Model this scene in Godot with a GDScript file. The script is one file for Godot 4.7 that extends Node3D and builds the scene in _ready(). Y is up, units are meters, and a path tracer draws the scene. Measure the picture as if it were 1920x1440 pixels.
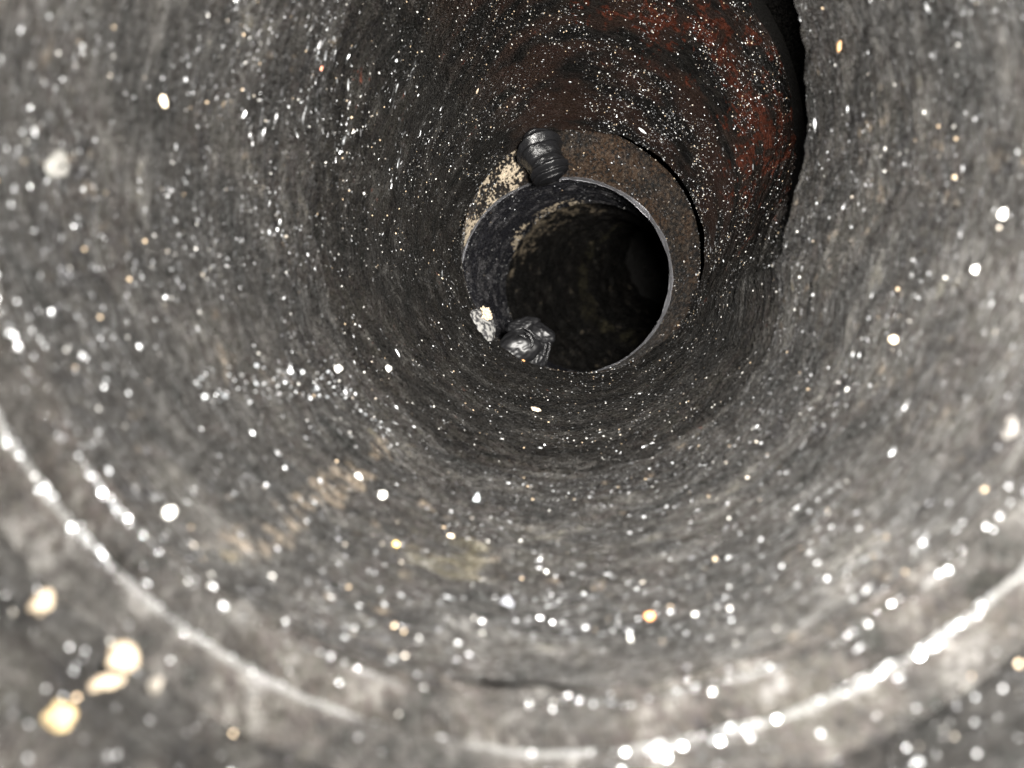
extends Node3D
# A look down a tarry, ash-specked pipe, lit by the small lamp beside the lens.
# Lengths in the builders are millimetres; MM turns them into metres on the way into a mesh.

const MM := 0.001

var rough_noise := FastNoiseLite.new()
var fine_noise := FastNoiseLite.new()
var patch_noise := FastNoiseLite.new()
var spot_noise := FastNoiseLite.new()
var streak_noise := FastNoiseLite.new()
var rng := RandomNumberGenerator.new()
var taken := {}
var soot: StandardMaterial3D
var tar: StandardMaterial3D
var crumb_mat: StandardMaterial3D
var bead_mat: StandardMaterial3D
var rim_mat: StandardMaterial3D
var dimmed_soot: StandardMaterial3D
var wet_soot: StandardMaterial3D
var wet_glint: StandardMaterial3D
var crust_tar: StandardMaterial3D
var glint_mat: StandardMaterial3D

# ------------------------------------------------------------------ helpers
func numbered(called: String, parent: Node) -> String:
	var key := str(parent.get_instance_id()) + "/" + called
	var n: int = taken.get(key, 0)
	taken[key] = n + 1
	return called if n == 0 else "%s_%03d" % [called, n]


func tag(o: Node, label: String, category := "", group := "", kind := "") -> void:
	if label: o.set_meta("label", label)
	if category: o.set_meta("category", category)
	if group: o.set_meta("group", group)
	if kind: o.set_meta("kind", kind)


func thing(called: String, label: String, category: String, at := Vector3.ZERO, group := "") -> Node3D:
	var o := Node3D.new()
	o.name = numbered(called, self)
	add_child(o, true)
	o.position = at
	tag(o, label, category, group)
	return o


func obj(called: String, mesh: Mesh, mat: Material, parent: Node = self) -> MeshInstance3D:
	var o := MeshInstance3D.new()
	o.name = numbered(called, parent)
	o.mesh = mesh
	o.material_override = mat
	parent.add_child(o, true)
	return o


func bump_at(x: float, lo: float, lo1: float, hi1: float, hi: float) -> float:
	return smoothstep(lo, lo1, x) * (1.0 - smoothstep(hi1, hi, x))


func table(a: Array, x: float) -> float:
	for i in a.size() - 1:
		if x <= a[i + 1][0]:
			return lerpf(a[i][1], a[i + 1][1], clampf((x - a[i][0]) / (a[i + 1][0] - a[i][0]), 0, 1))
	return a[-1][1]


func angle180(t: float) -> float:
	var d := fposmod(rad_to_deg(t) + 180.0, 360.0) - 180.0
	return d

# ------------------------------------------------------------------ the shape of the bore
# Each section is a run of rings (millimetres, z towards the viewer); ring(t) gives one point of each.
func ring(t: float, depth: float, cx: float, cy: float, rx: float, ry: float) -> Vector3:
	return Vector3(cx + rx * cos(t), cy + ry * sin(t), -depth)


func mouth(t: float, depth: float, cx: float, cy: float, r: float) -> Vector3:
	# the mouth is a little out of round
	return ring(t, depth, cx, cy, r * 1.012, r * 0.968)


const LIP := [[-180.0, 36.2], [-157.0, 39.9], [-131.0, 47.1], [-108.0, 52.8], [-90.0, 55.6], [-70.0, 56.0], [-53.0, 54.2], [-42.0, 52.4], [-34.0, 49.0], [-27.0, 45.0], [-17.0, 44.6], [-3.0, 45.1], [8.0, 45.9], [18.6, 47.7], [29.0, 49.8], [50.0, 53.5], [80.0, 55.0], [110.0, 49.0], [140.0, 39.5], [165.0, 35.8], [180.0, 36.2]]

func near_end(t: float) -> Vector3:
	var r := table(LIP, angle180(t))
	return ring(t, 125.0, 4.02, 40.24, r, r)


func gap_share(t: float) -> float:
	return bump_at(angle180(t), -28.0, 12.0, 85.0, 142.0)


func cone_start(t: float) -> Vector3:
	var g := gap_share(t)
	var d := 125.05 + 50.0 * g
	var k := d / 1398.0
	var r := lerpf(table(LIP, angle180(t)) * 11.184, 484.5, smoothstep(0.0, 0.25, g))
	return Vector3(k * (45.0 + r * cos(t)), k * (450.0 + r * sin(t)), -d)


func cone_end(t: float) -> Vector3:
	return ring(t, 195.0, 18.4, 34.6, 31.9, 31.9)


func groove_share(t: float) -> float:
	return bump_at(angle180(t), -32.0, 5.0, 55.0, 86.0)


func collar_edge(t: float) -> Vector3:
	var g := groove_share(t)
	var r := 32.2 - 0.8 * g
	return ring(t, 196.6 + 1.6 * g, 18.55, 34.9, r, r)


func hole_edge(t: float) -> Vector3:
	return ring(t, 203.0, 14.6, 29.1, 28.7, 26.9)


func knots(sec: String, t: float) -> PackedVector3Array:
	match sec:
		"socket":
			return PackedVector3Array([mouth(t, 34, 3.0, 11.9, 65), mouth(t, 44, 3.5, 15.0, 61.5), mouth(t, 52, 4.0, 17.4, 58), mouth(t, 55.2, 4.1, 18.2, 56.8), mouth(t, 56.0, 4.2, 18.5, 55.9), mouth(t, 57.2, 4.2, 18.6, 55.6), mouth(t, 57.8, 4.3, 18.8, 54.4), mouth(t, 58.2, 4.35, 18.9, 53.8)])
		"rim":
			return PackedVector3Array([mouth(t, 58.2, 4.35, 18.9, 53.8), mouth(t, 58.9, 4.4, 19.0, 52.4), mouth(t, 59.3, 4.4, 19.1, 51.1), mouth(t, 60.1, 4.4, 19.2, 50.35), mouth(t, 60.8, 4.4, 19.4, 51.2), mouth(t, 61.3, 4.4, 19.5, 53.6), mouth(t, 62.6, 4.4, 19.8, 53.4), mouth(t, 63.3, 4.3, 20.1, 50.4), mouth(t, 64.0, 4.3, 20.4, 49.5), mouth(t, 64.8, 4.1, 20.7, 49.9), mouth(t, 66.0, 3.9, 21.2, 49.8)])
		"bore":
			var first := mouth(t, 66.0, 3.9, 21.2, 49.8)
			var last := near_end(t)
			var swell := Vector3(cos(t), sin(t), 0) * 0.5
			return PackedVector3Array([first, first.lerp(last, 0.24) + swell, first.lerp(last, 0.49) + swell * 1.4, first.lerp(last, 0.75) + swell, last])
		"cone":
			var a := cone_start(t)
			var b := cone_end(t)
			var out := Vector3(cos(t), sin(t), 0)
			var g := gap_share(t)
			return PackedVector3Array([a, a.lerp(b, 0.33) + out * 0.4 * g, a.lerp(b, 0.68) + out * 0.3 * g, b])
		"collar":
			var e := collar_edge(t)
			var h := hole_edge(t)
			var g := groove_share(t)
			return PackedVector3Array([e + Vector3(cos(t), sin(t), 0) * 0.25 + Vector3(0, 0, -9), e + Vector3(cos(t), sin(t), 0) * 0.1 + Vector3(0, 0, -1.2), e + Vector3(-0.4 * cos(t), -0.4 * sin(t), 0.0), e.lerp(h, 0.55) + Vector3(0, 0, 0.9), h])
		"neck":
			return PackedVector3Array([hole_edge(t), ring(t, 212, 17.3, 29.9, 29.2, 27.6), ring(t, 228, 20.9, 30.6, 29.4, 28.2), ring(t, 243, 25.2, 31.5, 29.2, 28.8), ring(t, 247, 26.5, 31.9, 28.8, 28.5), ring(t, 250, 26.9, 32.0, 30.6, 30.4)])
		_:
			return PackedVector3Array([ring(t, 251, 26.9, 32.0, 34.5, 34.5), ring(t, 275, 31.0, 33.0, 33.5, 33.0), ring(t, 305, 39.0, 36.0, 32.5, 32.5), ring(t, 340, 54.0, 45.0, 30.0, 30.0), ring(t, 352, 61.0, 49.5, 26.0, 26.0), ring(t, 360, 64.0, 52.0, 25.5, 25.5), ring(t, 420, 92.0, 70.0, 27.0, 27.0)])


func along(k: PackedVector3Array, s: float) -> Vector3:
	var n := k.size() - 1
	var x := clampf(s, 0, 1) * n
	var i := mini(int(x), n - 1)
	var f := x - i
	var p1 := k[i]
	var p2 := k[i + 1]
	var p0 := k[i - 1] if i > 0 else p1 * 2.0 - p2
	var p3 := k[i + 2] if i + 2 <= n else p2 * 2.0 - p1
	return p1.cubic_interpolate(p2, p0, p3, f)


const PITS := [Vector3(-16.1, 66.8, -161.0), Vector3(-13.9, 68.4, -163.0), Vector3(-5.5, 77.7, -171.0), Vector3(-3.8, 78.3, -171.5)]

func relief(p: Vector3, sec: String, s: float) -> float:
	var h := rough_noise.get_noise_3d(p.x, p.y, p.z * 1.25) * 1.4
	if sec == "bore" or sec == "cone":
		var o := Vector2(p.x - 5.0, p.y - 32.0)
		var u := o.normalized() * 8.0
		var w := u * 1.4
		h += 0.85 * fine_noise.get_noise_3d(w.x, w.y, o.length() * 0.6 + p.z * 1.35)
		h += 1.7 * maxf(0.0, streak_noise.get_noise_3d(u.x, u.y, o.length() * 0.6 + p.z * 1.5) - 0.1)
	else:
		h += 0.46 * fine_noise.get_noise_3d(p.x, p.y, p.z * 1.2)
	if sec == "cone":
		h *= lerpf(1.0, 0.55, smoothstep(0.0, 0.35, s))
		for q in PITS:
			h -= 2.2 * exp(-p.distance_squared_to(q) / 1.8)
	elif sec == "collar":
		h *= 0.45
	elif sec == "neck":
		h = h * 0.5 + 0.5 * sin(p.z * 1.6 + 1.4 * rough_noise.get_noise_3d(p.x * 0.3, p.y * 0.3, p.z))
	elif sec == "rim":
		h *= 0.5
	elif sec == "far":
		h *= 1.7
	return h


func soften(sec: String, s: float) -> float:
	# the relief dies away where two sections meet
	if sec == "neck" or sec == "collar":
		return smoothstep(0.0, 0.06, s) * (1.0 - smoothstep(0.96, 1.0, s))
	return 1.0

# ------------------------------------------------------------------ colours (linear, real-world)
const SOOT := Color(0.0145, 0.0139, 0.0131)
const SOOT_BROWN := Color(0.0175, 0.0160, 0.0147)
const TAR_BLACK := Color(0.0085, 0.0082, 0.008)
const ASH_GREY := Color(0.050, 0.0485, 0.046)
const RUST := Color(0.062, 0.020, 0.0125)
const TAN := Color(0.40, 0.33, 0.24)

func paint(p: Vector3, t: float, s: float, sec: String) -> Color:
	var q := p
	if sec == "bore" or sec == "cone":
		# deposits are drawn out round the pipe
		var o := Vector2(p.x - 5.0, p.y - 32.0)
		var u := o.normalized() * 15.0
		q = Vector3(u.x, u.y, o.length() * 0.6 + p.z)
	var a := patch_noise.get_noise_3d(p.x, p.y, p.z)
	var b := patch_noise.get_noise_3d(q.x * 2.7 + 91.0, q.y * 2.7, q.z * 2.7)
	var g := spot_noise.get_noise_3d(q.x, q.y, q.z)
	var base := SOOT.lerp(SOOT_BROWN, smoothstep(-0.25, 0.3, a + 0.4 * b))
	base = base.lerp(ASH_GREY, 0.5 * smoothstep(0.14, 0.42, 0.7 * b + 0.6 * g))
	base = base.lerp(TAR_BLACK, 0.8 * smoothstep(0.08, 0.36, 0.6 * g - 0.8 * b))
	var deg := angle180(t)
	var c := base
	match sec:
		"bore":
			var off := absf(deg + 128.2 - 15.6 * s)
			var stain := (1.0 - smoothstep(1.6, 4.6, off)) * bump_at(s, 0.0, 0.12, 0.66, 0.82)
			c = c.lerp(Color(0.085, 0.070, 0.054), 0.6 * smoothstep(0.0, 0.3, a * 0.5 + patch_noise.get_noise_3d(p.x * 3.1, p.y * 3.1 + 20.0, p.z * 3.1) * 0.6 + g * 0.4 - 0.40 + 0.62 * stain))
			c = c.lerp(Color(0.045, 0.040, 0.026), 0.5 * smoothstep(0.0, 0.3, b + 0.4 * g - 0.56 + 0.6 * bump_at(deg, -112, -107, -100, -95) * bump_at(s, 0.2, 0.3, 0.5, 0.65)))
		"cone":
			var m := bump_at(deg, -32.0, 5.0, 70.0, 118.0) * bump_at(s, -0.2, 0.02, 0.35, 0.85)
			var w := bump_at(deg, -24.0, 15.0, 105.0, 135.0)
			c = c.lerp(Color(0.026, 0.0165, 0.0135), 0.8 * w * smoothstep(-0.3, 0.2, b))
			var thread := absf(patch_noise.get_noise_3d(p.x * 3.2, p.y * 3.2 + 50.0, p.z * 3.2)) * 1.6
			c = c.lerp(RUST * (1.0 + 0.9 * fine_noise.get_noise_3d(p.x, p.y, p.z)), 0.75 * smoothstep(0.0, 0.22, a * 0.5 + b * 0.55 + g * 0.42 - thread - 0.36 + 0.58 * m))
		"collar":
			c = Color(0.022, 0.018, 0.0155).lerp(Color(0.042, 0.027, 0.018), smoothstep(-0.1, 0.35, a + 0.5 * b + 0.45 * bump_at(deg, 40, 62, 85, 105) - 0.1))
			c = c.lerp(Color(0.08, 0.066, 0.053), 0.4 * smoothstep(0.08, 0.35, g))
			c = c.lerp(Color(0.015, 0.015, 0.015), smoothstep(0.12, 0.36, -g))
			var cream := bump_at(deg, 110.0, 120.0, 160.0, 170.0)
			c = c.lerp(Color(0.55, 0.46, 0.34), 0.92 * smoothstep(-0.05, 0.12, b * 0.6 + g * 0.5 - 0.62 + 0.68 * cream))
		"neck":
			c = Color(0.014, 0.014, 0.016).lerp(Color(0.052, 0.051, 0.053), smoothstep(0.0, 0.45, b + 0.6 * g))
			var m := bump_at(deg, 78.0, 105.0, 150.0, 172.0)
			c = c.lerp(TAN, 0.9 * smoothstep(0.0, 0.16, b * 0.8 + g * 0.6 - 0.78 + 0.68 * m * bump_at(s, 0.48, 0.58, 0.86, 0.98)))
		"far":
			c = c.lerp(Color(0.05, 0.046, 0.03), 0.9 * smoothstep(0.0, 0.3, b * 0.8 + g * 0.8 - 0.6 + 0.62 * bump_at(s, 0.52, 0.6, 0.74, 0.8)))
			c = c.lerp(TAN * 0.4, 0.9 * smoothstep(0.0, 0.2, b + g * 0.5 - 0.55 + 0.6 * bump_at(deg, 80.0, 100.0, 150.0, 185.0) * bump_at(s, -0.1, 0.0, 0.2, 0.36)))
		"rim":
			# the crest of the mouth ridge is rubbed to bare grey metal
			var crest := maxf(bump_at(s, 0.22, 0.27, 0.34, 0.40), 0.42 * bump_at(s, 0.74, 0.78, 0.83, 0.88))
			c = c.lerp(Color(0.045, 0.0445, 0.0438), 0.9 * smoothstep(0.0, 0.25, 0.5 * a + 0.8 * b - 0.46 + 0.74 * crest))
	return c

# ------------------------------------------------------------------ meshes
func bore_mesh(sec: String, around: int, steps: int, tiles: float, reach: float) -> ArrayMesh:
	var pos := PackedVector3Array()
	var col := PackedColorArray()
	var uv := PackedVector2Array()
	var w := steps + 1
	pos.resize((around + 1) * w)
	col.resize(pos.size())
	uv.resize(pos.size())
	var inward := 0.8
	var facing := 0.6
	if sec == "collar":
		inward = 0.1
		facing = 1.0
	for i in around + 1:
		var t := TAU * (i % around) / around
		var k := knots(sec, t)
		var dir := Vector3(-cos(t) * inward, -sin(t) * inward, facing)
		for j in w:
			var s := float(j) / steps
			var p := along(k, s)
			var n := i * w + j
			var q := p + dir * (relief(p, sec, s) * soften(sec, s))
			pos[n] = q * MM
			col[n] = paint(p, t, s, sec)
			uv[n] = Vector2(tiles * i / around, s * reach)
	return grid(pos, col, uv, around + 1, w, true)


func grid(pos: PackedVector3Array, col: PackedColorArray, uv: PackedVector2Array, rows: int, w: int, wraps: bool) -> ArrayMesh:
	var nor := PackedVector3Array()
	nor.resize(pos.size())
	var last := rows - 1
	for i in rows:
		var up := i - 1 if i > 0 else (last - 1 if wraps else 0)
		var down := i + 1 if i < last else (1 if wraps else last)
		for j in w:
			var l := maxi(j - 1, 0)
			var r := mini(j + 1, w - 1)
			var a := pos[down * w + j] - pos[up * w + j]
			var b := pos[i * w + r] - pos[i * w + l]
			nor[i * w + j] = a.cross(b).normalized()
	var idx := PackedInt32Array()
	idx.resize(last * (w - 1) * 6)
	var m := 0
	for i in last:
		for j in w - 1:
			var a := i * w + j
			var b := a + w
			idx[m] = a
			idx[m + 1] = a + 1
			idx[m + 2] = b
			idx[m + 3] = b
			idx[m + 4] = a + 1
			idx[m + 5] = b + 1
			m += 6
	# normals must look the way the faces wind (clockwise fronts)
	var f := (pos[1] - pos[0]).cross(pos[w] - pos[0])
	if f.dot(nor[0]) > 0:
		for i in nor.size():
			nor[i] = -nor[i]
	var arr := []
	arr.resize(Mesh.ARRAY_MAX)
	arr[Mesh.ARRAY_VERTEX] = pos
	arr[Mesh.ARRAY_NORMAL] = nor
	for i in col.size():
		col[i] = col[i].linear_to_srgb()  # eight bits a channel: dark tones need the finer steps
	arr[Mesh.ARRAY_COLOR] = col
	arr[Mesh.ARRAY_TEX_UV] = uv
	arr[Mesh.ARRAY_INDEX] = idx
	var mesh := ArrayMesh.new()
	mesh.add_surface_from_arrays(Mesh.PRIMITIVE_TRIANGLES, arr)
	return mesh


func shell_mesh(sec: String, thick: float) -> ArrayMesh:
	# the outside of a section, so that its wall has a thickness
	var pos := PackedVector3Array()
	var col := PackedColorArray()
	var uv := PackedVector2Array()
	for i in 97:
		var t := TAU * (i % 96) / 96
		var k := knots(sec, t)
		for j in 9:
			pos.append((along(k, j / 8.0) + Vector3(cos(t), sin(t), 0) * thick) * MM)
			col.append(SOOT)
			uv.append(Vector2(i / 6.0, j))
	return grid(pos, col, uv, 97, 9, true)


func light_shield_mesh() -> ArrayMesh:
	# added unseen casing, closed behind, that keeps daylight out of the wall gaps
	var pos := PackedVector3Array()
	var col := PackedColorArray()
	var uv := PackedVector2Array()
	var prof := [[35.0, 65.5], [35.0, 84.0], [60.0, 86.0], [150.0, 92.0], [300.0, 96.0], [436.0, 96.0], [440.0, 92.0], [440.0, 0.1]]
	for i in 97:
		var t := TAU * (i % 96) / 96
		for j in prof.size():
			var k: float = smoothstep(60.0, 440.0, prof[j][0])
			pos.append(ring(t, prof[j][0], lerpf(3.0, 40.0, k), lerpf(12.0, 32.0, k), prof[j][1], prof[j][1]) * MM)
			col.append(SOOT)
			uv.append(Vector2(i / 6.0, j))
	return grid(pos, col, uv, 97, prof.size(), true)


func lump_mesh(around: int, rows: int, amount: float, seed_at: float, shade: Callable, grain := 0.6) -> ArrayMesh:
	# a closed lumpy pebble of radius one (metres are set by its scale)
	var pos := PackedVector3Array()
	var col := PackedColorArray()
	var uv := PackedVector2Array()
	for i in around + 1:
		var t := TAU * (i % around) / around
		for j in rows + 1:
			var f := PI * j / rows
			var d := Vector3(sin(f) * cos(t), cos(f), sin(f) * sin(t))
			var h := 1.0 + amount * rough_noise.get_noise_3d(d.x * 9.0 + seed_at, d.y * 9.0, d.z * 9.0) + amount * grain * fine_noise.get_noise_3d(d.x * 3.0 + seed_at, d.y * 3.0, d.z * 3.0)
			pos.append(d * h)
			col.append(shade.call(d, seed_at))
			uv.append(Vector2(float(i) / around, float(j) / rows))
	return grid(pos, col, uv, around + 1, rows + 1, true)


func facet_mesh(around: int, rows: int, seed_at: float) -> ArrayMesh:
	# a small broken crystal of flat faces
	var st := SurfaceTool.new()
	st.begin(Mesh.PRIMITIVE_TRIANGLES)
	st.set_smooth_group(-1)
	st.set_color(Color.WHITE)
	var p := func(i: int, j: int) -> Vector3:
		var t := TAU * (i % around) / around + 0.3 * j
		var f := PI * j / rows
		var d := Vector3(sin(f) * cos(t), cos(f), sin(f) * sin(t))
		return d * (1.0 + 0.55 * rough_noise.get_noise_3d(d.x * 9.0 + seed_at, d.y * 9.0, d.z * 9.0))
	for i in around:
		for j in rows:
			for v in [[0, 0], [0, 1], [1, 0], [1, 0], [0, 1], [1, 1]]:
				st.add_vertex(p.call(i + v[0], j + v[1]))
	st.generate_normals()
	return st.commit()


func tube_mesh(path: PackedVector3Array, radii: PackedFloat32Array, sides: int, steps: int, rough: float, closed := false, colour := Color(0.010, 0.010, 0.0105), bands = null) -> ArrayMesh:
	# a round bar along a path, millimetres; its ends close to points where the radius goes to nothing
	var pos := PackedVector3Array()
	var col := PackedColorArray()
	var uv := PackedVector2Array()
	var n := path.size() - 1
	for i in steps + 1:
		var s := float(i) / steps
		if closed and i == steps:
			s = 0.0
		var p := along(path, s) if not closed else path[i % n]
		var ahead := (along(path, minf(s + 0.01, 1.0)) - along(path, maxf(s - 0.01, 0.0))).normalized() if not closed else (path[(i + 1) % n] - path[(i + n - 1) % n]).normalized()
		var side := ahead.cross(Vector3(0.13, 0.21, 0.97)).normalized()
		var top := side.cross(ahead)
		var x := s * (radii.size() - 1)
		var k := mini(int(x), radii.size() - 2)
		var r := lerpf(radii[k], radii[k + 1], smoothstep(0, 1, x - k) if radii.size() < 12 else x - k)
		for j in sides + 1:
			var a := TAU * (j % sides) / sides
			var d := side * cos(a) + top * sin(a)
			var q := p + d * r
			var h := rough_noise.get_noise_3d(q.x, q.y, q.z) + 0.2 * fine_noise.get_noise_3d(q.x, q.y, q.z)
			if bands != null:
				r = r
				q += d * float(bands.call(s, a)) * minf(1.0, r)
			pos.append((q + d * h * rough * minf(1.0, r)) * MM)
			col.append(colour)
			uv.append(Vector2(2.0 * j / sides, s * 4.0))
	return grid(pos, col, uv, steps + 1, sides + 1, false)

# ------------------------------------------------------------------ materials
func noise_texture(seed_: int, freq: float, octaves: int, ramp: Array = [], kind := FastNoiseLite.TYPE_SIMPLEX) -> NoiseTexture2D:
	var n := FastNoiseLite.new()
	n.seed = seed_
	n.noise_type = kind
	n.frequency = freq
	n.fractal_octaves = octaves
	n.fractal_gain = 0.6
	if kind == FastNoiseLite.TYPE_CELLULAR:
		n.cellular_return_type = FastNoiseLite.RETURN_DISTANCE
	var t := NoiseTexture2D.new()
	t.width = 1024
	t.height = 1024
	t.seamless = true
	t.noise = n
	if ramp:
		var g := Gradient.new()
		g.offsets = PackedFloat32Array([0.0, 0.35, 0.65, 1.0])
		g.colors = PackedColorArray(ramp)
		t.color_ramp = g
	return t


func grey(v: float) -> Color:
	return Color(v, v, v)


func make_materials() -> void:
	var relief_tex := noise_texture(5, 0.030, 5)
	var rough_tex := noise_texture(6, 0.02, 4, [grey(0.18), grey(0.30), grey(0.48), grey(0.75)])
	var tone_tex := noise_texture(7, 0.05, 4, [grey(0.62), grey(0.75), grey(0.95), grey(1.0)])
	soot = StandardMaterial3D.new()
	soot.vertex_color_use_as_albedo = true
	soot.vertex_color_is_srgb = true
	soot.albedo_texture = tone_tex
	soot.roughness = 1.0
	soot.roughness_texture = rough_tex
	soot.metallic_specular = 0.32  # shinier than the deep copy, so the near walls look brighter lit
	soot.heightmap_enabled = true
	soot.heightmap_texture = relief_tex
	soot.heightmap_scale = 0.10
	soot.cull_mode = BaseMaterial3D.CULL_DISABLED
	wet_soot = soot.duplicate()
	wet_soot.roughness = 0.72
	wet_soot.metallic_specular = 0.14
	wet_soot.heightmap_scale = 0.03
	dimmed_soot = soot.duplicate()
	dimmed_soot.metallic_specular = 0.19  # same soot, sheen cut to imitate light falling off in the deeper sections
	dimmed_soot.heightmap_scale = 0.12
	tar = StandardMaterial3D.new()
	tar.vertex_color_use_as_albedo = true
	tar.vertex_color_is_srgb = true
	tar.roughness = 0.27
	tar.metallic_specular = 0.42
	tar.heightmap_enabled = true
	tar.heightmap_texture = relief_tex
	tar.heightmap_scale = 0.004
	tar.cull_mode = BaseMaterial3D.CULL_DISABLED
	crumb_mat = StandardMaterial3D.new()
	crumb_mat.vertex_color_use_as_albedo = true
	crumb_mat.vertex_color_is_srgb = true
	crumb_mat.roughness = 0.85
	crumb_mat.metallic_specular = 0.2
	crumb_mat.cull_mode = BaseMaterial3D.CULL_DISABLED
	bead_mat = StandardMaterial3D.new()
	bead_mat.vertex_color_use_as_albedo = true
	bead_mat.vertex_color_is_srgb = true
	bead_mat.roughness = 0.22
	bead_mat.cull_mode = BaseMaterial3D.CULL_DISABLED
	glint_mat = StandardMaterial3D.new()
	glint_mat.vertex_color_use_as_albedo = true
	glint_mat.vertex_color_is_srgb = true
	glint_mat.roughness = 0.46
	glint_mat.metallic = 0.85
	glint_mat.cull_mode = BaseMaterial3D.CULL_DISABLED
	wet_glint = glint_mat.duplicate()
	wet_glint.roughness = 0.30
	crust_tar = tar.duplicate()
	crust_tar.heightmap_enabled = false
	crust_tar.roughness = 0.42
	crust_tar.metallic_specular = 0.34
	rim_mat = StandardMaterial3D.new()
	rim_mat.vertex_color_use_as_albedo = true
	rim_mat.vertex_color_is_srgb = true
	rim_mat.roughness = 0.36
	rim_mat.metallic = 0.8
	rim_mat.heightmap_enabled = true
	rim_mat.heightmap_texture = relief_tex
	rim_mat.heightmap_scale = 0.05
	rim_mat.cull_mode = BaseMaterial3D.CULL_DISABLED


func make_noises() -> void:
	rough_noise.seed = 11
	rough_noise.noise_type = FastNoiseLite.TYPE_SIMPLEX_SMOOTH
	rough_noise.frequency = 0.09
	rough_noise.fractal_octaves = 3
	rough_noise.fractal_gain = 0.5
	fine_noise.seed = 12
	fine_noise.noise_type = FastNoiseLite.TYPE_SIMPLEX
	fine_noise.frequency = 0.55
	fine_noise.fractal_octaves = 3
	fine_noise.fractal_gain = 0.55
	patch_noise.seed = 13
	patch_noise.frequency = 0.055
	patch_noise.fractal_octaves = 4
	spot_noise.seed = 14
	spot_noise.frequency = 0.9
	spot_noise.fractal_octaves = 2
	streak_noise.seed = 15
	streak_noise.frequency = 0.16
	streak_noise.fractal_octaves = 3

# ------------------------------------------------------------------ a place on a wall
func frame_on(sec: String, t: float, s: float) -> Transform3D:
	# y out of the wall, x round the pipe, z along it; origin on the rough surface (metres)
	var at := []
	for d in [[0.0, 0.0], [0.004, 0.0], [0.0, 0.004]]:
		var tt: float = t + d[0]
		var ss: float = s + d[1] if s < 0.99 else s - d[1]
		var k := knots(sec, tt)
		var p := along(k, ss)
		var inward := 0.1 if sec == "collar" else 0.8
		var facing := 1.0 if sec == "collar" else 0.6
		at.append(p + Vector3(-cos(tt) * inward, -sin(tt) * inward, facing) * (relief(p, sec, ss) * soften(sec, ss)))
	var x: Vector3 = (at[1] - at[0]).normalized()
	var z: Vector3 = (at[2] - at[0]).normalized()
	var y := z.cross(x).normalized()
	var centre: Vector3 = along(knots(sec, t + PI), s)
	if y.dot(centre - at[0] + Vector3(0, 0, 30.0)) < 0:
		y = -y
	z = x.cross(y).normalized()
	return Transform3D(Basis(x, y, z), at[0] * MM)


func scatter(called: String, label: String, category: String, mesh: Mesh, mat: Material, count: Dictionary, sizes: Vector2, colours: Array, flat: float, keep = null, long := 0.0) -> void:
	var places: Array[Transform3D] = []
	var tints := PackedColorArray()
	for sec in count:
		for i in count[sec]:
			var t := rng.randf() * TAU
			var s := rng.randf()
			var luck := rng.randf()
			if keep != null and luck > float(keep.call(sec, t, s)):
				continue
			var f := frame_on(sec, t, s)
			var r := (sizes.x + (sizes.y - sizes.x) * pow(rng.randf(), 3.2)) * MM
			var b := f.basis * Basis(Vector3.UP, rng.randf() * TAU if long == 0.0 else rng.randf_range(-0.2, 0.2)) * Basis(Vector3.RIGHT, rng.randf_range(-0.4, 0.4))
			if long > 0.0:
				b = b * Basis.from_scale(Vector3(rng.randf_range(1.0, long), 1, 1))
			b = b * Basis.from_scale(Vector3(r * rng.randf_range(0.7, 1.5), r * flat * rng.randf_range(0.7, 1.3), r * rng.randf_range(0.7, 1.3)))
			places.append(Transform3D(b, f.origin))
			var c: Color = colours[rng.randi() % colours.size()]
			tints.append(c * rng.randf_range(0.6, 1.3))
	var mm := MultiMesh.new()
	mm.transform_format = MultiMesh.TRANSFORM_3D
	mm.use_colors = true
	mm.mesh = mesh
	mm.instance_count = places.size()
	for i in places.size():
		mm.set_instance_transform(i, places[i])
		mm.set_instance_color(i, tints[i].linear_to_srgb())
	var o := MultiMeshInstance3D.new()
	o.name = numbered(called, self)
	o.multimesh = mm
	o.material_override = mat
	add_child(o, true)
	tag(o, label, category, "", "stuff")


func crumb(called: String, label: String, category: String, sec: String, deg: float, s: float, size: Vector3, colour: Color, turn := 0.0, group := "grains and flakes stuck to the pipe wall", lift := 0.3, gloss := false) -> MeshInstance3D:
	var f := frame_on(sec, deg_to_rad(deg), s)
	colour = colour * (0.66 if sec != "socket" else 0.13)
	size = size * (0.62 if sec != "socket" else 0.58)
	var mesh := lump_mesh(20, 14, 0.45, deg * 3.7 + s * 50.0, func(d: Vector3, at: float) -> Color:
		var g := spot_noise.get_noise_3d(d.x * 3.0 + at, d.y * 3.0, d.z * 3.0)
		return colour * (1.0 + 0.55 * g))
	var o := obj(called, mesh, bead_mat if gloss else crumb_mat)
	o.transform = Transform3D(f.basis * Basis(Vector3.UP, deg_to_rad(turn)) * Basis.from_scale(size * MM), f.origin + f.basis.y * size.y * lift * MM)
	tag(o, label, category, group)
	return o

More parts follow.
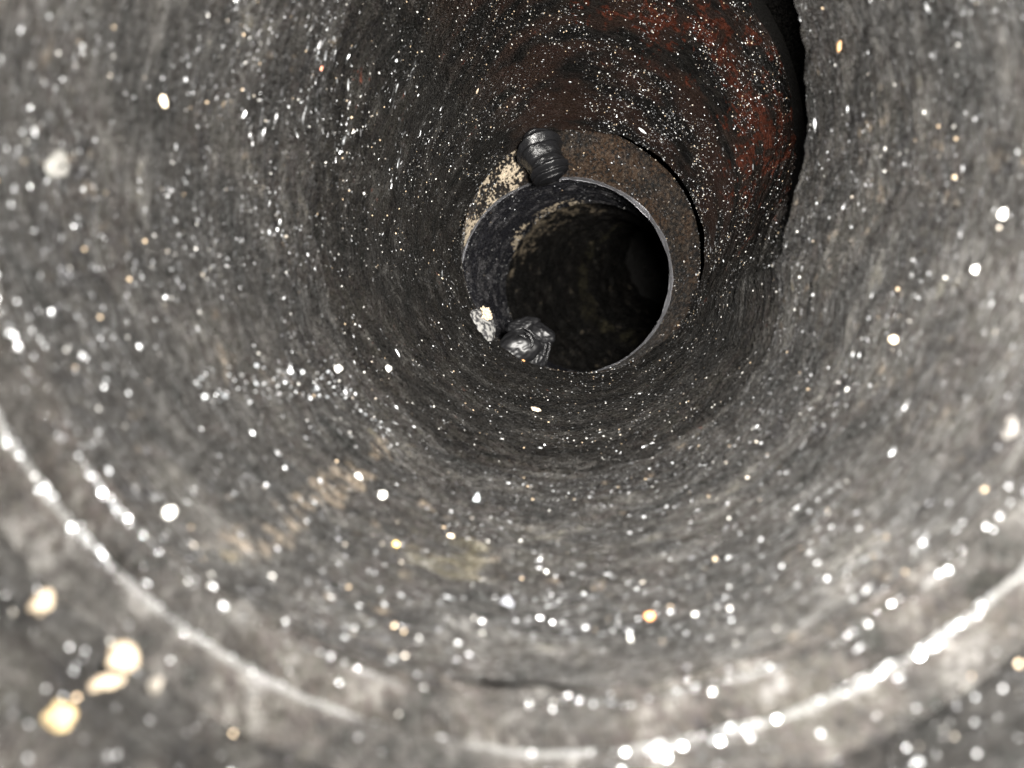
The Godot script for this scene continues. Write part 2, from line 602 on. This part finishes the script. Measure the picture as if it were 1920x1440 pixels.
# ------------------------------------------------------------------ the scene
func _ready() -> void:
	var eye := Camera3D.new()
	eye.name = "camera"
	var lens := CameraAttributesPhysical.new()
	lens.frustum_focal_length = 23.3
	lens.frustum_focus_distance = 0.172
	lens.exposure_aperture = 15.0
	lens.frustum_near = 0.004
	lens.frustum_far = 10.0
	eye.attributes = lens
	add_child(eye)
	eye.current = true

	var we := WorldEnvironment.new()
	we.name = "environment"
	var env := Environment.new()
	env.background_mode = Environment.BG_COLOR
	env.background_color = Color(0.93, 0.96, 1.0)  # pale daylight round the mouth of the pipe
	env.background_energy_multiplier = 0.3
	env.tonemap_mode = Environment.TONE_MAPPER_LINEAR
	env.tonemap_exposure = 1.0
	env.sdfgi_enabled = true
	env.ssao_enabled = true
	env.ssil_enabled = true
	we.environment = env
	add_child(we)

	var flash := OmniLight3D.new()
	flash.name = "flash_light"
	flash.position = Vector3(0.017, 0.011, -0.018)
	flash.light_color = Color(1.0, 0.985, 0.96)
	flash.light_energy = 0.20
	flash.light_size = 0.0013
	flash.omni_range = 2.0
	flash.omni_attenuation = 2.0
	flash.shadow_enabled = true
	add_child(flash)

	rng.seed = 77
	make_noises()
	make_materials()
	build_pipes()
	build_tar()
	build_crumbs()
	build_grit()


func build_pipes() -> void:
	var near := thing("near_pipe", "nearest soot-grey pipe section with a ridged round mouth closest to the viewer", "pipe")
	obj("socket_wall", bore_mesh("socket", 800, 60, 18, 1.4), soot, near)
	obj("mouth_ridge", bore_mesh("rim", 1200, 90, 16, 0.6), wet_soot, near)
	obj("bore_wall", bore_mesh("bore", 1400, 330, 9, 4.6), soot, near)
	obj("outer_wall", shell_mesh("bore", 2.5), soot, near)
	obj("light_shield", light_shield_mesh(), soot, near)  # added only to shut daylight out of the gaps
	var cone := thing("middle_cone", "tapering dim sooty section behind the near pipe, rusty red at its upper right", "pipe")
	obj("cone_wall", bore_mesh("cone", 1400, 330, 8, 4.6), dimmed_soot, cone)
	obj("outer_wall", shell_mesh("cone", 2.5), soot, cone)
	var collar := thing("inner_collar", "brown crescent collar with a thin metal rim round the dark hole", "collar")
	obj("collar_face", bore_mesh("collar", 900, 110, 10, 0.8), soot, collar)
	var path := PackedVector3Array()
	var radii := PackedFloat32Array()
	for i in 401:
		var t := TAU * i / 400
		path.append(hole_edge(t) + Vector3(0, 0, 0.15))
		radii.append(0.31 + 0.18 * rough_noise.get_noise_1d(90.0 * cos(t) + 57.0 * sin(t)) + 0.2 * bump_at(angle180(t), -60, -20, 60, 90))
	obj("hole_rim", tube_mesh(path, radii, 12, 400, 0.5, true, Color(0.24, 0.24, 0.255)), rim_mat, collar)
	obj("neck_wall", bore_mesh("neck", 700, 200, 6, 2.4), dimmed_soot, collar)
	var far := thing("far_tube", "dark deepest tube seen through the round hole, patched with tan scale", "pipe")
	obj("tube_wall", bore_mesh("far", 500, 240, 10, 8.0), dimmed_soot, far)


func at_depth(x: float, y: float, z: float) -> Vector3:
	return Vector3(x, y, -z)


func arc(centre: Vector3, r: float, from_deg: float, to_deg: float, dome: float) -> PackedVector3Array:
	# a bent fold lying on a dome that bulges towards the viewer
	var out := PackedVector3Array()
	for i in 9:
		var a := deg_to_rad(lerpf(from_deg, to_deg, i / 8.0))
		out.append(centre + Vector3(r * cos(a), r * 0.92 * sin(a), dome - 0.045 * r * r))
	return out


func shrink(o: Node3D, about: Vector3, k: float) -> void:
	o.transform = Transform3D(Basis.from_scale(Vector3.ONE * k), about * MM * (1.0 - k)) * o.transform


func build_tar() -> void:
	var near := get_node("near_pipe")
	var strip := PackedVector3Array([at_depth(-26.9, -20.4, 60.0), at_depth(-25.6, -22.9, 59.5), at_depth(-23.8, -25.1, 59.3), at_depth(-19.6, -27.7, 59.3), at_depth(-15.3, -29.2, 59.6)])
	obj("ridge_flake", tube_mesh(strip, PackedFloat32Array([0.0, 0.34, 0.42, 0.32, 0.26, 0.22, 0.0]), 14, 90, 0.6, false, Color(0.16, 0.157, 0.153)), rim_mat, near)

	var drip := thing("tar_drip", "black glossy folded tar drip hanging at the top edge of the collar", "tar drip")
	var path := PackedVector3Array([at_depth(5.4, 63.8, 194.0), at_depth(6.6, 61.0, 191.6), at_depth(8.3, 57.0, 189.8), at_depth(9.8, 53.2, 188.6), at_depth(11.0, 50.2, 188.4)])
	var folds := func(s: float, a: float) -> float:
		var w := s + 0.02 * sin(a + 2.2) + 0.008 * sin(a * 3.0 + 1.0)
		var f := 0.0
		for k in [[0.10, 0.035, 0.9], [0.19, 0.022, -0.5], [0.25, 0.03, 1.0], [0.33, 0.02, -0.4], [0.50, 0.11, -0.8], [0.70, 0.028, 0.9], [0.755, 0.018, -0.7], [0.81, 0.025, 0.9], [0.86, 0.016, -0.6], [0.905, 0.022, 0.6]]:
			f += k[2] * exp(-pow((w - k[0]) / k[1], 2.0))
		return f
	obj("body", tube_mesh(path, PackedFloat32Array([0.0, 5.4, 6.7, 6.5, 5.9, 5.2, 4.4, 0.0]), 72, 200, 0.85, false, Color(0.009, 0.009, 0.0095), folds), tar, drip)
	var skirt := PackedVector3Array([at_depth(1.2, 64.2, 193.5), at_depth(2.4, 60.2, 194.6), at_depth(4.6, 55.8, 195.6), at_depth(7.4, 51.8, 196.6)])
	obj("side_fold", tube_mesh(skirt, PackedFloat32Array([0.0, 1.3, 1.6, 1.4, 1.1, 0.0]), 20, 80, 0.3), tar, drip)
	var cap := PackedVector3Array([at_depth(0.8, 63.4, 191.5), at_depth(4.4, 65.4, 190.0), at_depth(9.0, 64.8, 190.4), at_depth(13.2, 61.0, 193.0)])
	obj("top_fold", tube_mesh(cap, PackedFloat32Array([0.0, 1.2, 1.7, 1.5, 1.0, 0.0]), 20, 80, 0.45), tar, drip)

	for o in drip.get_children():
		shrink(o, at_depth(9.6, 55.5, 193.0), 0.84)

	var lump := thing("tar_lump", "black shiny folded tar lump on the lower left of the hole rim", "tar lump")
	var black := func(_d: Vector3, _a: float) -> Color: return Color(0.009, 0.009, 0.0095)
	var body := obj("body", lump_mesh(120, 80, 0.20, 40.0, black, 0.03), crust_tar, lump)
	body.transform = Transform3D(Basis(Vector3(0, 0, 1), 0.3) * Basis.from_scale(Vector3(7.4, 5.2, 4.4) * MM), at_depth(1.4, 9.8, 195.4) * MM)
	var middle := at_depth(1.4, 11.0, 192.2)
	for f in [[2.6, 20.0, 95.0, 1.7, 0.4], [4.2, -35.0, 70.0, 1.6, 0.5], [5.3, 10.0, 85.0, 1.3, 0.4]]:
		obj("fold", tube_mesh(arc(middle, f[0], f[1], f[2], f[3]), PackedFloat32Array([0.0, f[4], f[4] * 1.2, f[4], 0.0]), 16, 70, 0.3), tar, lump)
	for l in [[8.2, 13.4, 196.0, 5.2, 3.6, 3.4, 55.0, -0.35], [2.6, 16.4, 197.0, 5.4, 2.8, 3.0, 71.0, 0.25], [6.6, 6.4, 197.0, 4.6, 3.8, 3.2, 83.0, 0.5]]:
		var lobe := obj("lobe", lump_mesh(90, 60, 0.26, l[6], black, 0.03), crust_tar, lump)
		lobe.transform = Transform3D(Basis(Vector3(0, 0, 1), l[7]) * Basis.from_scale(Vector3(l[3], l[4], l[5]) * MM), at_depth(l[0], l[1], l[2]) * MM)
	for f in [[9.0, 0.55], [10.3, 0.45]]:
		obj("drape_fold", tube_mesh(PackedVector3Array([at_depth(f[0] + 0.8, 13.0, 194.2), at_depth(f[0] + 0.6, 9.5, 194.6), at_depth(f[0] - 0.4, 5.4, 196.2), at_depth(f[0] - 1.4, 3.0, 198.2)]), PackedFloat32Array([0.0, f[1], f[1], f[1], 0.0]), 12, 60, 0.25), tar, lump)

	for o in lump.get_children():
		shrink(o, at_depth(3.4, 8.6, 196.0), 0.84)

	var crust := thing("ash_crust", "white and black mottled ash crust left of the shiny tar lump", "ash crust")
	var mottle := func(d: Vector3, at: float) -> Color:
		var n := fine_noise.get_noise_3d(d.x * 5.0 + at, d.y * 7.0, d.z * 3.0)
		return Color(0.03, 0.03, 0.031).lerp(Color(0.16, 0.157, 0.151), smoothstep(-0.25, 0.3, n))
	var slab := obj("slab", lump_mesh(160, 110, 0.09, 7.0, mottle), crumb_mat, crust)
	slab.transform = Transform3D(Basis.from_euler(Vector3(-0.25, 0.75, -0.5)) * Basis.from_scale(Vector3(4.7, 6.0, 1.4) * MM), at_depth(-8.0, 13.6, 189.8) * MM)
	var cream := func(d: Vector3, at: float) -> Color: return Color(0.30, 0.245, 0.18) * (1.0 + 0.4 * spot_noise.get_noise_3d(d.x * 3.0 + at, d.y * 3.0, d.z * 3.0))
	var flake := obj("cream_flake", lump_mesh(40, 28, 0.75, 19.0, cream), crumb_mat, crust)
	flake.transform = Transform3D(Basis.from_euler(Vector3(0, 0, 0.3)) * Basis.from_scale(Vector3(1.15, 1.5, 0.8) * MM), at_depth(-6.6, 18.0, 189.6) * MM)


func build_crumbs() -> void:
	var cream := Color(0.58, 0.48, 0.36)
	var white := Color(0.50, 0.49, 0.46)
	crumb("ash_chip", "long cream chip on the dark wall below the hole", "ash chip", "cone", -98.0, 0.485, Vector3(1.7, 0.7, 1.6), cream)
	crumb("ash_crumb", "orange round crumb on the grey lower wall", "crumb", "bore", -78.5, 0.195, Vector3(0.75, 0.6, 0.75), Color(0.48, 0.20, 0.08))
	crumb("ash_crumb", "blurred cream crumb on the upper left wall", "crumb", "bore", 173.5, 0.39, Vector3(1.0, 0.7, 1.3), cream)
	crumb("ash_crust", "big blurred white crust patch at the left edge of the wall", "ash crust", "bore", -177.5, 0.135, Vector3(2.0, 0.7, 4.6), white * 0.16, 20.0)
	crumb("ash_flake", "large cream flake on the mouth face at the lower left, upper of two", "ash flake", "socket", -129.5, 0.95, Vector3(1.9, 1.0, 2.2), cream)
	crumb("ash_flake", "long curved cream flake on the mouth face at the lower left, lower of two", "ash flake", "socket", -129.0, 0.76, Vector3(0.9, 0.8, 3.2), cream, -25.0)
	crumb("ash_crumb", "largest yellow cream crumb in the lower left corner", "crumb", "socket", -130.0, 0.385, Vector3(1.7, 1.2, 1.9), Color(0.62, 0.48, 0.28))
	crumb("ash_crumb", "cream crumb on the mouth face at the left edge of the photo", "crumb", "socket", -137.5, 0.85, Vector3(1.3, 0.9, 1.6), cream)
	crumb("ash_crumb", "pale crumb on the mouth face right of the long curved flake", "crumb", "socket", -125.8, 0.9, Vector3(0.9, 0.7, 1.2), Color(0.36, 0.33, 0.29))
	crumb("rust_chip", "pink rust chip among grey streaks on the upper left wall", "rust chip", "bore", 160.5, 0.955, Vector3(0.75, 0.4, 0.8), Color(0.42, 0.17, 0.12))
	crumb("ash_crumb", "largest pale grey crumb beside the tan stain on the lower left wall", "crumb", "bore", -118.5, 0.55, Vector3(0.85, 0.6, 1.1), white)
	crumb("ash_crumb", "pale grey crumb right of the tan stain, below a bigger pale one", "crumb", "bore", -114.0, 0.525, Vector3(0.75, 0.55, 1.0), white)
	crumb("ash_crumb", "cream crumb beside the olive patch on the lower wall", "crumb", "bore", -103.0, 0.51, Vector3(0.7, 0.6, 0.8), cream)
	crumb("ash_crumb", "yellow crumb left of the olive patch on the lower wall", "crumb", "bore", -110.0, 0.365, Vector3(0.6, 0.5, 0.6), Color(0.60, 0.42, 0.14))
	crumb("ash_crumb", "white crumb just inside the mouth ridge at the lower left", "crumb", "bore", -135.0, 0.04, Vector3(0.75, 0.6, 0.9), white)
	crumb("rust_flake", "tan flake on the near wall right of the black gap", "rust flake", "bore", 18.0, 0.81, Vector3(1.7, 0.5, 1.3), Color(0.40, 0.24, 0.13), 30.0)
	crumb("ash_splinter", "thin upright cream splinter on the black wall left of the tar drip", "splinter", "cone", 125.5, 0.63, Vector3(0.45, 0.35, 2.2), cream, 15.0)
	crumb("ash_cluster", "blue grey flaky cluster on the lower wall under the cream chip", "ash cluster", "bore", -100.0, 0.74, Vector3(0.9, 0.5, 2.4), Color(0.26, 0.28, 0.29))
	crumb("soot_flake", "blue grey three-cornered flake low on the wall", "flake", "bore", -95.0, 0.27, Vector3(1.1, 0.4, 1.6), Color(0.085, 0.087, 0.095))
	crumb("ash_crumb", "pale crumb high on the grey right wall near the photo edge", "crumb", "bore", -9.0, 0.245, Vector3(0.8, 0.6, 1.0), white)
	crumb("ash_crumb", "bright white crumb on the middle of the right wall", "crumb", "bore", -17.0, 0.275, Vector3(0.7, 0.6, 0.9), Color(0.7, 0.69, 0.67))
	crumb("ash_crust", "whitish crust patch low on the right wall by the photo edge", "ash crust", "bore", -33.0, 0.06, Vector3(1.9, 0.4, 3.0), Color(0.09, 0.085, 0.08))
	crumb("ash_cluster", "white ash cluster on the dark wall left of the lower tar lump", "ash cluster", "cone", -126.5, 0.10, Vector3(1.0, 0.6, 1.6), white)
	crumb("ash_cluster", "white ash cluster at the head of the grey bead band", "ash cluster", "bore", -131.5, 0.865, Vector3(0.9, 0.5, 1.6), white)
	crumb("rust_chip", "small orange chip at the foot of the shiny tar lump", "rust chip", "cone", -118.0, 0.975, Vector3(1.0, 0.5, 0.9), Color(0.55, 0.30, 0.14))
	crumb("ash_crumb", "pale crumb on the right wall below the middle", "crumb", "bore", -30.0, 0.435, Vector3(0.7, 0.6, 0.8), cream)


const BAND := [Vector2(-143.0, 0.37), Vector2(-132.0, 0.75), Vector2(-124.0, 0.86), Vector2(-117.0, 0.79)]

func near_band(sec: String, t: float, s: float) -> float:
	if sec != "bore":
		return 0.0
	var p := Vector2(angle180(t), s * 60.0)
	for i in BAND.size() - 1:
		var q := Geometry2D.get_closest_point_to_segment(p, BAND[i] * Vector2(1, 60), BAND[i + 1] * Vector2(1, 60))
		if p.distance_to(q) < 3.0:
			return 1.0
	return 0.0


func clumped(sec: String, t: float, s: float) -> float:
	var k := 1.0
	if sec == "cone":
		k = lerpf(0.4, 1.0, bump_at(angle180(t), -40.0, -5.0, 120.0, 160.0))
	return k * clampf(0.6 + 1.7 * patch_noise.get_noise_3d(cos(t) * 40.0, sin(t) * 40.0, s * 60.0 + 300.0), 0.05, 1.0)


func by_mouth(sec: String, t: float, s: float) -> float:
	var d := angle180(t)
	var n := patch_noise.get_noise_3d(cos(t) * 50.0 + 500.0, sin(t) * 50.0, s * 14.0)
	var k := 0.25 + 0.75 * maxf(bump_at(d, -110.0, -75.0, -30.0, -10.0), 0.8 * bump_at(d, -170.0, -160.0, -140.0, -130.0))
	var crest := maxf(bump_at(s, 0.22, 0.27, 0.34, 0.40), bump_at(s, 0.73, 0.78, 0.86, 0.93))
	return k * (0.03 + crest) * (0.15 + smoothstep(0.0, 0.2, n)) if sec != "socket" else 0.4


func streaked(sec: String, t: float, s: float) -> float:
	var d := angle180(t)
	var n := patch_noise.get_noise_3d(cos(t) * 20.0, sin(t) * 20.0, s * 90.0 + 700.0)
	var here := bump_at(d, 118.0, 140.0, 176.0, 184.0) * (bump_at(s, 0.4, 0.7, 1.0, 1.1) if sec == "bore" else bump_at(s, -0.1, 0.0, 0.35, 0.6))
	return (0.02 + here) * smoothstep(0.0, 0.25, n)


func build_grit() -> void:
	var pebble := lump_mesh(7, 5, 0.5, 3.0, func(_d: Vector3, _a: float) -> Color: return Color.WHITE)
	var crystal := facet_mesh(7, 4, 3.0)
	scatter("ash_grit", "pale grey and tan specks of ash stuck all over the sooty pipe walls", "ash", pebble, crumb_mat, {"socket": 400, "rim": 80, "bore": 2400, "cone": 14000, "collar": 1200, "neck": 700, "far": 200}, Vector2(0.03, 0.22), [Color(0.24, 0.235, 0.22), Color(0.32, 0.315, 0.30), Color(0.20, 0.18, 0.155), Color(0.27, 0.21, 0.145), Color(0.13, 0.127, 0.123)], 0.6, clumped)
	var shine := [Color(0.03, 0.03, 0.03), Color(0.05, 0.05, 0.05), Color(0.08, 0.08, 0.082), Color(0.14, 0.145, 0.15), Color(0.22, 0.22, 0.225), Color(0.40, 0.41, 0.42)]
	scatter("glossy_grit", "tiny glinting black crystals of tar dotted over the pipe walls", "tar", crystal, glint_mat, {"socket": 2500, "rim": 400, "bore": 2000, "cone": 12000, "collar": 2500, "neck": 6000, "far": 200}, Vector2(0.03, 0.20), shine, 0.6, clumped)
	var bead := lump_mesh(9, 6, 0.35, 5.0, func(_d: Vector3, _a: float) -> Color: return Color.WHITE)
	scatter("wet_beads", "fine round wet tar beads drawn out round the pipe walls", "tar", bead, glint_mat, {"socket": 1500, "rim": 1200, "bore": 24000, "cone": 18000, "neck": 3500, "collar": 1500}, Vector2(0.03, 0.15), [Color(0.03, 0.03, 0.032), Color(0.06, 0.06, 0.063), Color(0.11, 0.112, 0.116), Color(0.22, 0.224, 0.23)], 0.6, clumped, 2.6)
	scatter("mouth_grit", "coarse glinting crystals crowded along the mouth ridge", "tar", crystal, wet_glint, {"rim": 26000, "socket": 600}, Vector2(0.06, 0.30), shine, 0.6, by_mouth)
	scatter("streak_grit", "long glinting tar streaks running round the upper left wall", "tar", crystal, glint_mat, {"bore": 14000, "cone": 12000}, Vector2(0.08, 0.28), shine, 0.5, streaked, 5.0)
	scatter("sheen_beads", "band of grey beads standing in for the sheen on the lower left wall", "tar", pebble, crumb_mat, {"bore": 9000}, Vector2(0.12, 0.42), [Color(0.10, 0.105, 0.11), Color(0.19, 0.195, 0.20), Color(0.05, 0.05, 0.05)], 0.8, near_band)  # pale matte beads take the place of a sheen on this wall
	scatter("band_grit", "glinting crystals among the grey beads of the lower left band", "tar", crystal, glint_mat, {"bore": 6000}, Vector2(0.10, 0.32), shine, 0.7, near_band)
